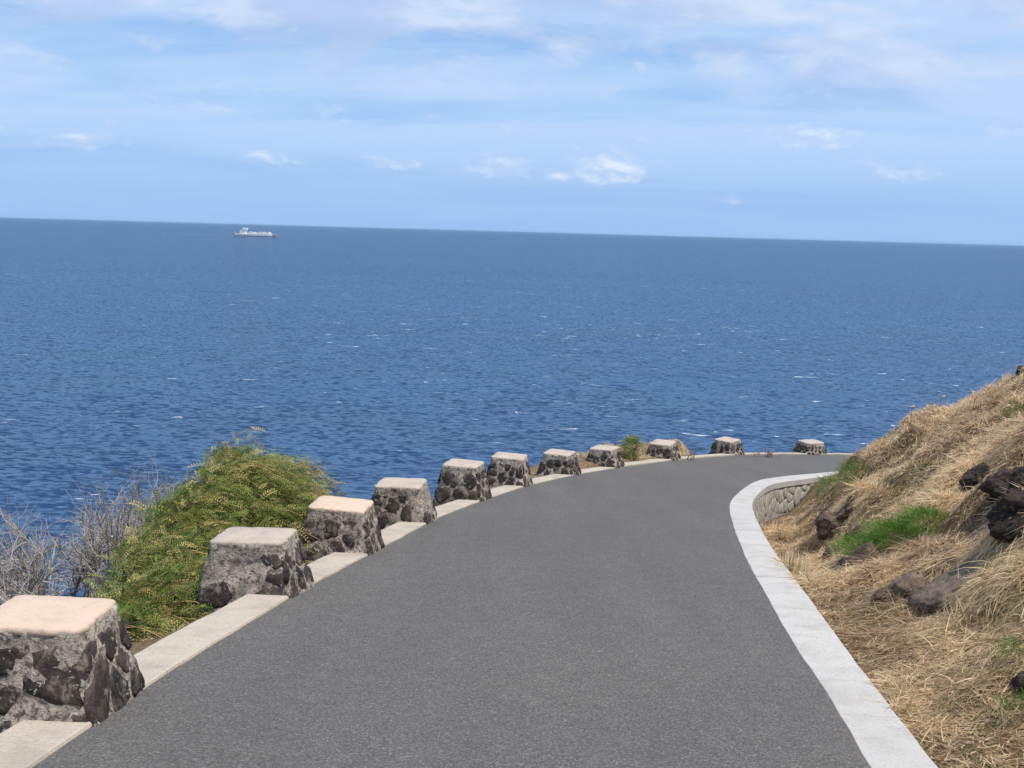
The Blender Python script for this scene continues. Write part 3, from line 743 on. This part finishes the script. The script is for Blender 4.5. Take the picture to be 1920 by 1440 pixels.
def shrub(name, lobes, n, wind, palette, label, cat='shrub', group=None, flen=(.11, .20), leaf=(.030, .010), stems=26, grass=0, spray=0):
    """lobes: (centre xyz, radii xyz)"""
    C = np.array([l[0] for l in lobes]); Rd = np.array([l[1] for l in lobes])
    base = C.mean(0).copy(); zb, _, _ = zland(np.array([base[0]]), np.array([base[1]])); base[2] = zb[0]
    e = empty(name, tuple(base)); tag(e, label, cat, group)
    w = Rd.prod(1)**.67; w /= w.sum(); li = rng.choice(len(lobes), n, p=w)
    d = rng.normal(size=(n, 3)); d /= np.linalg.norm(d, axis=1)[:, None]
    rad = 1-.55*rng.random(n)**1.6
    # uneven outline: the shell swells and sinks in clumps
    cl = np.array([mnoise.noise(Vector((a[0]*2.3+li[i]*5, a[1]*2.3, a[2]*2.3))) for i, a in enumerate(d)])
    cl2 = np.array([mnoise.noise(Vector((a[0]*6+li[i]*5, a[1]*6, a[2]*6))) for i, a in enumerate(d)])
    P = C[li] + d*Rd[li]*(rad*(1+.30*cl+.26*cl2))[:, None]
    keep = (cl2 > -.25) | (rng.random(n) < .25)
    zg, dl, dr = zland(P[:, 0], P[:, 1]); keep &= (P[:, 2] > zg+.01) & ((dl > .04) | (dr > .06))
    P, d, cl, rad, cl2 = P[keep], d[keep], cl[keep], rad[keep], cl2[keep]; k = len(P)
    D = d*.55 + np.asarray(wind)[None] + .38*rng.normal(size=(k, 3))
    pal = np.array(palette); t_ = np.clip(.5+.6*cl2+.35*cl+.28*rng.normal(size=k), 0, .999)*(len(pal)-1)
    i0 = t_.astype(int); f = (t_-i0)[:, None]; cols = pal[i0]*(1-f)+pal[np.minimum(i0+1, len(pal)-1)]*f
    ns = int(spray*len(lobes)); Lf_ = rng.uniform(*flen, k); segs_s = []
    if ns:
        PP, DD, CC = [P], [D], [cols]; LL = [Lf_]
        for q in range(ns):
            l = rng.choice(len(lobes), p=w); dd = rng.normal(size=3); dd /= np.linalg.norm(dd); dd[2] = abs(dd[2])*.9+.1
            p = C[l]+dd*Rd[l]*.85; v = dd*.5+np.asarray(wind)*1.5+np.array([0, 0, .25])+rng.normal(size=3)*.2; v /= np.linalg.norm(v); ln_ = rng.uniform(.22, .46)
            pc = pal[rng.integers(1, len(pal))]*rng.uniform(.8, 1.2)
            for q2 in range(7):
                nx = p+v*ln_/7; segs_s.append([*p, *nx, .004-.0004*q2, .0036-.0004*q2]); p = nx; v = v+np.array([.05, 0, -.07]); v /= np.linalg.norm(v)
                for q3 in range(2): PP.append(p[None]); DD.append((v*.8+rng.normal(size=3)*.5)[None]); CC.append(pc[None]); LL.append(rng.uniform(*flen, 1)*.8)
        P, D, cols, Lf_ = np.concatenate(PP), np.concatenate(DD), np.concatenate(CC), np.concatenate(LL)
    Vv, Fq, Cc = fronds(P, D, Lf_, cols, leaf=leaf)
    o = mesh('foliage', Vv-base, Fq, leaf_mat, e, cols=Cc); o['kind'] = 'stuff'
    # stems: from the foot to points inside the lobes
    segs = segs_s
    for q in range(stems):
        l = rng.integers(len(lobes)); tip = C[l] + rng.normal(size=3)*.42*Rd[l]; root = C[l].copy(); root[:2] += rng.normal(size=2)*.12
        zr, _, _ = zland(np.array([root[0]]), np.array([root[1]])); root[2] = zr[0]-.03
        if tip[2] < root[2]+.08: continue
        p = root; nseg = 5
        for s_ in range(nseg):
            f = (s_+1)/nseg; nx = root+(tip-root)*f + rng.normal(size=3)*.03 + np.asarray(wind)*.12*f*f
            segs.append([*p, *nx, .009*(1-f*.7)+.002, .009*(1-(f+.2)*.7)+.002]); p = nx
            if s_ > 1:
                for b_ in range(2):
                    tw = p+rng.normal(size=3)*.16*Rd[l]+np.asarray(wind)*.1; segs.append([*p, *tw, .004, .002])
    if segs:
        Vv, Fq = tubes(segs); so_ = mesh('stems', Vv-base, Fq, twig_mat, e, cols=np.tile([.16, .115, .08], (len(Vv), 1))); so_['kind'] = 'stuff'
    if grass:   # long straw stalks leaning through the leaves
        segs = []
        for q in range(grass):
            l = rng.integers(len(lobes)); dd = rng.normal(size=3); dd /= np.linalg.norm(dd); dd[2] = abs(dd[2]); dd[1] = -abs(dd[1])
            p = C[l]+dd*Rd[l]*.9; v = np.array([rng.uniform(-.1, .9), rng.uniform(-.3, .3), rng.uniform(-.2, .35)])*.16
            for s_ in range(4): nx = p+v; segs.append([*p, *nx, .0028, .0024]); p = nx; v = v+np.array([.01, 0, -.025])
        Vv, Fq = tubes(segs, 3); so_ = mesh('straw', Vv-base, Fq, twig_mat, e, cols=np.tile([.42, .29, .13], (len(Vv), 1))); so_['kind'] = 'stuff'
    return e

GREEN = [(.045, .075, .02), (.10, .16, .035), (.17, .235, .05), (.29, .31, .075), (.46, .37, .14)]
OLIVE = [(.050, .070, .022), (.095, .120, .035), (.16, .15, .05), (.24, .165, .075), (.19, .11, .06)]
BRIGHT = [(.04, .10, .014), (.075, .18, .02), (.12, .26, .03), (.19, .33, .045)]
wind = (.62, .12, .02)
def lob(px, py, Y, r): return (at(px, py, Y), r)
shrub('green_shrub', [lob(430, 985, 10.0, (.62, .7, .52)), lob(355, 1030, 9.4, (.46, .55, .44)), lob(290, 1090, 8.7, (.40, .5, .38)),
                      lob(400, 1085, 9.2, (.52, .55, .46)), lob(480, 930, 10.6, (.40, .5, .32)), lob(430, 880, 10.3, (.26, .25, .16)),
                      lob(520, 905, 10.9, (.24, .25, .13)), lob(345, 965, 9.6, (.2, .25, .16))], 12500, wind, GREEN,
      'tall wind-swept feathery green shrub behind the second bollard', group=None, grass=220, stems=110, spray=34)
shrub('green_shrub', [lob(535, 965, 11.4, (.40, .5, .28)), lob(580, 1000, 11.6, (.24, .4, .26)), lob(500, 985, 11.0, (.5, .5, .4))], 4400, wind, OLIVE,
      'browner olive shrub leaning over behind the third bollard', grass=110, stems=60, spray=30)
shrub('green_shrub', [lob(275, 1165, 7.7, (.30, .36, .30)), lob(330, 1135, 8.1, (.34, .36, .30)), lob(245, 1208, 7.15, (.24, .3, .22)), lob(300, 1185, 7.55, (.26, .2, .2))], 4600, (.45, .05, -.08), GREEN,
      'low green shrub pressed against the kerb between first and second bollards', grass=60, stems=20, spray=12)
shrub('green_shrub', [lob(1188, 838, 23.2, (.26, .3, .19))], 1300, (.3, .05, .1), GREEN, 'small round green bush between the eighth and ninth bollards', flen=(.09, .15), stems=10)
shrub('green_shrub', [lob(1296, 842, 24.6, (.22, .25, .10))], 600, (.3, .05, .1), OLIVE, 'flat olive bush on the dry mound past the ninth bollard', flen=(.08, .13), stems=6)
shrub('green_shrub', [lob(1435, 846, 26.6, (.40, .25, .10))], 260, (.3, .05, .15), OLIVE, 'sparse straggly plant between the tenth and last bollards', flen=(.08, .14), stems=14)
CLUMPS = []
def hill_shrub(pts, n, label, pal=BRIGHT, flen=(.06, .11)):
    lb = []
    for px, py, r in pts:
        p = hit(px, py); lb.append((p+np.array([0, 0, r[2]*.45]), r)); CLUMPS.append((p, r[0]))
    shrub('low_green_shrub', lb, n, (-.1, 0, .35), pal, label, flen=flen, leaf=(.017, .006), stems=0)
hill_shrub([(1620, 1036, (.22, .2, .08)), (1680, 1016, (.27, .24, .11)), (1735, 994, (.22, .22, .10))], 6000, 'bright green feathery shrub spreading over straw in mid slope')
hill_shrub([(1560, 925, (.24, .2, .17)), (1600, 902, (.24, .2, .19))], 3600, 'yellow-green grassy clump against the end of curved wall', [(.07, .14, .025), (.12, .20, .035), (.19, .24, .05)])
hill_shrub([(1905, 790, (.16, .16, .13))], 500, 'small yellow-green sprig high on the dry slope', [(.10, .15, .03), (.20, .22, .06)])
hill_shrub([(1910, 1238, (.08, .08, .05))], 260, 'green sprouts above the small black stone', [(.07, .15, .025), (.14, .22, .04)])
hill_shrub([(1908, 1345, (.08, .08, .05))], 220, 'green sprouts below the small black stone', [(.06, .12, .025), (.14, .20, .04)])
hill_shrub([(1655, 805, (.2, .2, .14))], 380, 'dark scrubby clump on the ridge where the hill meets the sea view', [(.03, .05, .02), (.09, .11, .04)])

# dry seed-headed weeds standing on the ridge
def weed(px, py, h, label):
    p = hit(px, py); e = empty('dry_weed', tuple(p)); tag(e, label, 'weed', 'dry weeds on the hill ridge')
    q = np.array([0, 0, -.02]); v = np.array([rng.normal()*.15, rng.normal()*.1, 1.0]); segs = []
    for k in range(7):
        v = v/np.linalg.norm(v); nx = q+v*h/7; segs.append([*q, *nx, .005-.0004*k, .0046-.0004*k]); q = nx; v = v+np.array([rng.normal()*.12+.05, rng.normal()*.1, 0])
        if k in (3, 4, 5): segs.append([*q, *(q+np.array([rng.normal()*.07, rng.normal()*.05, .06])), .003, .0018])
    Vv, Fq = tubes(segs); mesh('stem', Vv, Fq, twig_mat, e, cols=np.tile([.20, .15, .10], (len(Vv), 1)))
    hv = []; 
    for a, rr_ in ((0, .004), (.012, .016), (.028, .020), (.042, .012), (.05, .002)):
        for b in range(8): hv.append(q+np.array([a*1.2+rr_*.2*math.cos(b*.785), rr_*math.cos(b*.785), a*.5+rr_*math.sin(b*.785)]))
    mesh('seed_head', np.array(hv), grid_faces(5, 8, True), twig_mat, e, True, cols=np.tile([.46, .36, .24], (len(hv), 1)))
weed(1705, 800, .30, 'single dry weed with pale seed head standing against the sea')
weed(1760, 775, .26, 'bent dry weed in the grey twigs along the hill ridge')
weed(1852, 830, .46, 'tall thin dry stalk rising from the straw below the ridge')

# dead, bleached shrubs
def dead_shrub(centre, spread, n, label, lean, hgt):
    c = np.array(centre); z, _, _ = zland(np.array([c[0]]), np.array([c[1]])); c[2] = z[0]
    e = empty('dead_shrub', tuple(c)); tag(e, label, 'shrub', 'dead grey shrubs behind the first bollard')
    for i in range(n):
        segs, cols = [], []
        root = c + np.array([rng.normal()*spread[0]*.35, rng.normal()*spread[1]*.35, -.05])
        zr, _, _ = zland(np.array([root[0]]), np.array([root[1]])); root[2] = zr[0]-.04
        def grow(p, d, ln, r, depth):
            nseg = 4; 
            for s_ in range(nseg):
                d = d + rng.normal(size=3)*.22; d[2] += .05; d /= np.linalg.norm(d); nx = p+d*ln/nseg
                segs.append([*p, *nx, r, r*.84]); g = rng.uniform(.7, 1.25); cols.append(g); r *= .84
                p = nx
                if depth < 3 and (s_ > 0 or depth > 0) and (depth < 2 or s_ == 1):
                    for b_ in range(2 if depth < 2 else 1):
                        if rng.random() < .85:
                            dd = d + rng.normal(size=3)*.62; dd[2] += .1; dd /= np.linalg.norm(dd)
                            grow(p, dd, ln*rng.uniform(.45, .72), r*.72, depth+1)
        d = np.array([lean[0]+rng.normal()*.42, lean[1]+rng.normal()*.4, 1.0]); d /= np.linalg.norm(d)
        grow(root, d, hgt*rng.uniform(.7, 1.15), rng.uniform(.012, .022), 0)
        Vv, Fq = tubes(segs, 4); base = np.array([.37, .34, .31]) if rng.random() < .65 else np.array([.23, .195, .165])
        mesh('branch', Vv-c, Fq, twig_mat, e, cols=np.repeat(np.array(cols), 8)[:, None]*base)
p1, p2, p3 = at(235, 1060, 10.6), at(100, 1110, 9.4), at(30, 1120, 8.4)
dead_shrub(p1, (.9, .8), 24, 'bleached grey leafless shrub rising against the green shrub', (.14, 0), .74)
dead_shrub(p2, (.9, .8), 24, 'tangled grey leafless shrub reaching out over the sea', (.06, 0), .68)
dead_shrub(p3, (.8, .7), 14, 'low thicket of dead grey twigs directly behind the first bollard', (.05, 0), .62)

# ------------------------------------------------------------------ dry grass
def blades(P, lean, L_, W_, cols, segs=3, lift=.5, droop=.65):
    n = len(P); ts = np.linspace(0, 1, segs+1)
    up = np.array([0, 0, 1.]); d0 = lean*(1-lift)[:, None] + up*lift[:, None]; d0 /= np.linalg.norm(d0, axis=1)[:, None]
    d1 = lean + up*(.9*lift[:, None]-droop)*(1.0 if droop else .3); d1 /= np.linalg.norm(d1, axis=1)[:, None]
    side = np.cross(d0, rng.normal(size=(n, 3))); side /= np.linalg.norm(side, axis=1)[:, None]+1e-9
    rows = []
    for t in ts:
        c = P + (d0*(t-.5*t*t)+d1*(.5*t*t))[:, :]*L_[:, None]
        w = W_*(1-t)**.6*.5 if t < 1 else W_*.06
        rows.append(np.stack([c-side*w[:, None], c+side*w[:, None]], 1))
    V = np.stack(rows, 1)                               # n, segs+1, 2, 3
    b = np.arange(n)[:, None]*(segs+1)*2; k = np.arange(segs)[None]*2
    Fq = np.stack([b+k, b+k+1, b+k+3, b+k+2], -1).reshape(-1, 4)
    shade = np.repeat(cols[:, None], (segs+1)*2, 1)
    return V.reshape(-1, 3), Fq, shade.reshape(-1, 3)
STRAW = np.array([(.88, .71, .47), (.72, .545, .345), (.54, .385, .225), (.33, .22, .12), (.15, .095, .055)])
def grass_field(name, ntuft, box, mask, per, length, lift_rng, seed, greens=.06):
    r = np.random.default_rng(seed)
    x, y = r.uniform(box[0], box[1], ntuft), r.uniform(box[2], box[3], ntuft)
    z, dl, dr = zland(x, y); k = mask(x, y, dl, dr, r); x, y, z, dl, dr = x[k], y[k], z[k], dl[k], dr[k]
    e = .06; zx = (zland(x+e, y)[0]-zland(x-e, y)[0])/(2*e); zy = (zland(x, y+e)[0]-zland(x, y-e)[0])/(2*e)
    down = np.stack([-zx, -zy], 1); dn = np.linalg.norm(down, axis=1)[:, None]+1e-6; down = down/dn*np.minimum(dn, .8)
    th = fbm(x, y, .9, seed % 9, 3)*3.0
    flow = np.stack([np.cos(th+2.9), np.sin(th+2.9)], 1)*.35 + down*.45 + r.normal(size=(len(x), 2))*.7
    patch = fbm(x, y, 1.1, 21, 4)
    n = len(x)*per; rep = lambda a: np.repeat(a, per, 0)
    X = rep(x)+r.normal(size=n)*.035; Y = rep(y)+r.normal(size=n)*.035; Z, DL, DR = zland(X, Y)
    lxy = rep(flow)+r.normal(size=(n, 2))*.95
    lean = np.concatenate([lxy, (rep(zx)*lxy[:, 0]+rep(zy)*lxy[:, 1]+.02)[:, None]], 1)
    tall = np.clip(.55+.9*patch+.35*np.clip(dr, 0, 3)/3, .25, 1.5); ln = rep(tall)*r.uniform(length[0], length[1], n)
    lift = np.clip(rep(r.uniform(lift_rng[0], lift_rng[1], len(x)) + (.35*patch + .36*np.clip((dr-.8)/1.6, 0, 1))*(lift_rng[1] > .3)) + r.normal(size=n)*.14, .08, .95)
    ti = np.clip(rep(.26-.6*patch+.24*r.normal(size=len(x)))+.28*r.normal(size=n), 0, .999)*4
    i0 = ti.astype(int); f = (ti-i0)[:, None]; cols = STRAW[i0]*(1-f)+STRAW[np.minimum(i0+1, 4)]*f
    g = rep(((fbm(x, y, .8, 33, 3) > .22) & (r.random(len(x)) < greens*6)))
    gr_ = rep(fbm(x, y, 1.7, 51, 3) > .18); cols = np.where(gr_[:, None], cols*np.array([.80, .77, .76]), cols)
    cols = np.where(g[:, None], np.array([.24, .225, .075])*r.uniform(.7, 1.25, (n, 1)), cols)*r.uniform(.85, 1.12, (n, 1))
    ok = (DL > .03) | (DR > .02)
    Vv, Fq, Cc = blades(np.stack([X, Y, Z-(.01 if lift_rng[1] > .3 else -.006)], 1)[ok], lean[ok], ln[ok], r.uniform(.005, .0105, ok.sum())*np.clip(Y[ok]/9, .8, 1.6), cols[ok], lift=lift[ok], droop=0.0 if lift_rng[1] < .3 else .65)
    o = mesh(name, Vv, Fq, grass_mat, cols=Cc); return o
hollow = [(hit(1700, 1185), .24), (hit(1660, 1105), .10)]
def wedge(x, y, dr): ang = x/np.maximum(y, .1); return (ang < .56) & (ang > .10) & (dr < 7)
def hill_mask(x, y, dl, dr, r):
    k = (dr > np.where((y > 11) & (x < 5.6), .34, .03)) & wedge(x, y, dr) & (r.random(len(x)) < np.clip(1.25-.055*y, .3, 1)) & (r.random(len(x)) > .86*np.clip(soil(x, y)*1.6-.4, 0, 1))
    for p, rd in ROCKS: k &= ((x-p[0])**2+(y-p[1])**2 > (rd*.72)**2) | (r.random(len(x)) < .12)
    for p, rd in CLUMPS: k &= ((x-p[0])**2+(y-p[1])**2 > (rd*.85)**2) | (r.random(len(x)) < .12)
    for p, rd in hollow: k &= ((x-p[0])**2+(y-p[1])**2 > rd**2) | (r.random(len(x)) < .06)
    bare = fbm(x, y, .7, 41, 3)
    return k & ((bare < .30) | (r.random(len(x)) < .6))
g1 = grass_field('dry_grass', 64000, (1.4, 10.5, 2.6, 21), hill_mask, 12, (.08, .26), (.12, .55), 6)
tag(g1, 'matted straw-coloured dry grass covering the hill', 'grass', kind='stuff')
def thatch_mask(x, y, dl, dr, r): return (dr > .0) & wedge(x, y, dr) & (dr < np.where(y < 12, 3.5, 1.6)) & (r.random(len(x)) > .9*np.clip(soil(x, y)*1.6-.4, 0, 1))
g3 = grass_field('straw_litter', 62000, (1.4, 6.5, 2.6, 17), thatch_mask, 7, (.14, .34), (.02, .14), 16, greens=.02)
tag(g3, 'flattened straw litter lying over the soil beside the white coping', 'grass', kind='stuff')
def sea_mask(x, y, dl, dr, r):
    k = (dl > .03) & (dl < 2.6); bare = fbm(x, y, .9, 44, 3)
    return k & ((bare < .1) | (r.random(len(x)) < .3)) & ((y > 17) | (r.random(len(x)) < .5))
g2 = grass_field('verge_grass', 20000, (-5, 11, 4, 28), sea_mask, 10, (.09, .26), (.15, .6), 9)
tag(g2, 'dry brown grass along the seaward verge behind the bollards', 'grass', kind='stuff')

# ------------------------------------------------------------------ the ship
def ship():
    p = on_sea(480, 443.2); a, b = on_sea(441, 442.2), on_sea(519, 444.4)
    Ln = abs(b[0]-a[0]); e = empty('cargo_ship', tuple(p)); e.rotation_euler = (0, 0, math.radians(2))
    tag(e, 'pale cargo ship with white bridge aft steaming along the horizon', 'ship')
    k = Ln/200.0
    hullm = plain('hull_paint', (.82, .79, .78)); white = plain('ship_white', (.80, .79, .77)); dark = plain('ship_dark', (.26, .29, .36)); tan_ = plain('ship_tan', (.70, .66, .60))
    st = [(-100, 12, 11), (-97, 13, 11), (-60, 15, 11), (0, 15, 11), (55, 15, 11), (78, 11, 12), (92, 6, 14), (100, .6, 16)]
    def hull(name, st, mat, drop=2):
        V, Fc = [], []
        for x, w, h in st:
            for yy, zz in ((-w, h), (-w*.92, h*.3), (-w*.55, -drop), (w*.55, -drop), (w*.92, h*.3), (w, h)): V.append((x*k, yy*k, zz*k))
        Fc = [tuple(q) for q in grid_faces(len(st), 6, True)] + [tuple(range(6)), tuple(range(len(V)-6, len(V)))[::-1]]
        return mesh(name, V, Fc, mat, e)
    hull('hull', st[:6], hullm); hull('bow', [(78.1, 11.05, 12.5), (92, 6.2, 15), (101, .8, 17)], dark)
    def boxm(name, x0, x1, w, z0, z1, mat, par=e, taper=0, y=0):
        V = [(x*k, (y+s*w)*k, z*k) for z, t in ((z0, 0), (z1, taper)) for x, s in ((x0+t, -1), (x1-t, -1), (x1-t, 1), (x0+t, 1))]
        return mesh(name, V, [(0, 1, 2, 3)[::-1], (4, 5, 6, 7), (0, 1, 5, 4), (1, 2, 6, 5), (2, 3, 7, 6), (3, 0, 4, 7)], mat, par)
    boxm('stern_post', -101, -96.2, 12.6, -1, 21, dark)
    br = boxm('superstructure', -66, -44, 13, 10.9, 30, white, taper=2)
    boxm('bridge', -62, -40, 15, 30.02, 38, white); boxm('funnel', -76, -68, 5, 10.9, 28, tan_, taper=1.5); boxm('mast', -53, -51.6, .9, 36.02, 45, white)
    boxm('deck_window_band', -59.8, -41.8, 14.9, 32.2, 34.0, dark, br)
    rs = np.random.default_rng(3)
    x = -40
    while x < 74:
        w = rs.uniform(8, 14); h = rs.choice([5, 8.5, 11, 11]); 
        boxm('container_stack', x, x+w-1.2, 13.0 if x < 62 else 9.5, 11.05, 11.05+h, [white, white, tan_, white][rs.integers(4)]); x += w
    # foam
    V, Fc = [], []
    for i in range(26):
        t = i/26; cx, cy = -102-t*t*360-rs.uniform(0, 10), rs.uniform(-8, 8)+t*12; w, h = rs.uniform(5, 20)*(1-t*.3), rs.uniform(4, 12)
        b0 = len(V); m_ = 9
        for q in range(m_):
            th = 2*math.pi*q/m_; rr_ = rs.uniform(.6, 1.1); V.append((cx*k+math.cos(th)*w*rr_*k, cy*k+math.sin(th)*h*rr_*k, .5))
        Fc.append(tuple(range(b0, b0+m_)))
    foam = mesh('ship_wake', np.array(V)+p, Fc, plain('foam', (.8, .82, .84), .9)); tag(foam, 'broken white wake trailing behind the cargo ship', 'wake', kind='stuff')
ship()

# ------------------------------------------------------------------ sea air
def haze():
    V = [(x*300000, y*300000, z) for z in (-6.0, 135.0) for x, y in ((-1, -1), (1, -1), (1, 1), (-1, 1))]
    o = mesh('haze', V, [(3, 2, 1, 0), (4, 5, 6, 7), (0, 1, 5, 4), (1, 2, 6, 5), (2, 3, 7, 6), (3, 0, 4, 7)])
    mt = bpy.data.materials.new('sea_air'); mt.use_nodes = True; t = NT(mt.node_tree); t.n.clear()
    v = t.add('ShaderNodeVolumePrincipled', Color=(.50, .74, 1.0, 1), Density=6e-6)
    out = t.add('ShaderNodeOutputMaterial'); t.l.new(v.outputs[0], out.inputs['Volume'])
    o.data.materials.append(mt); tag(o, kind='stuff')
haze()
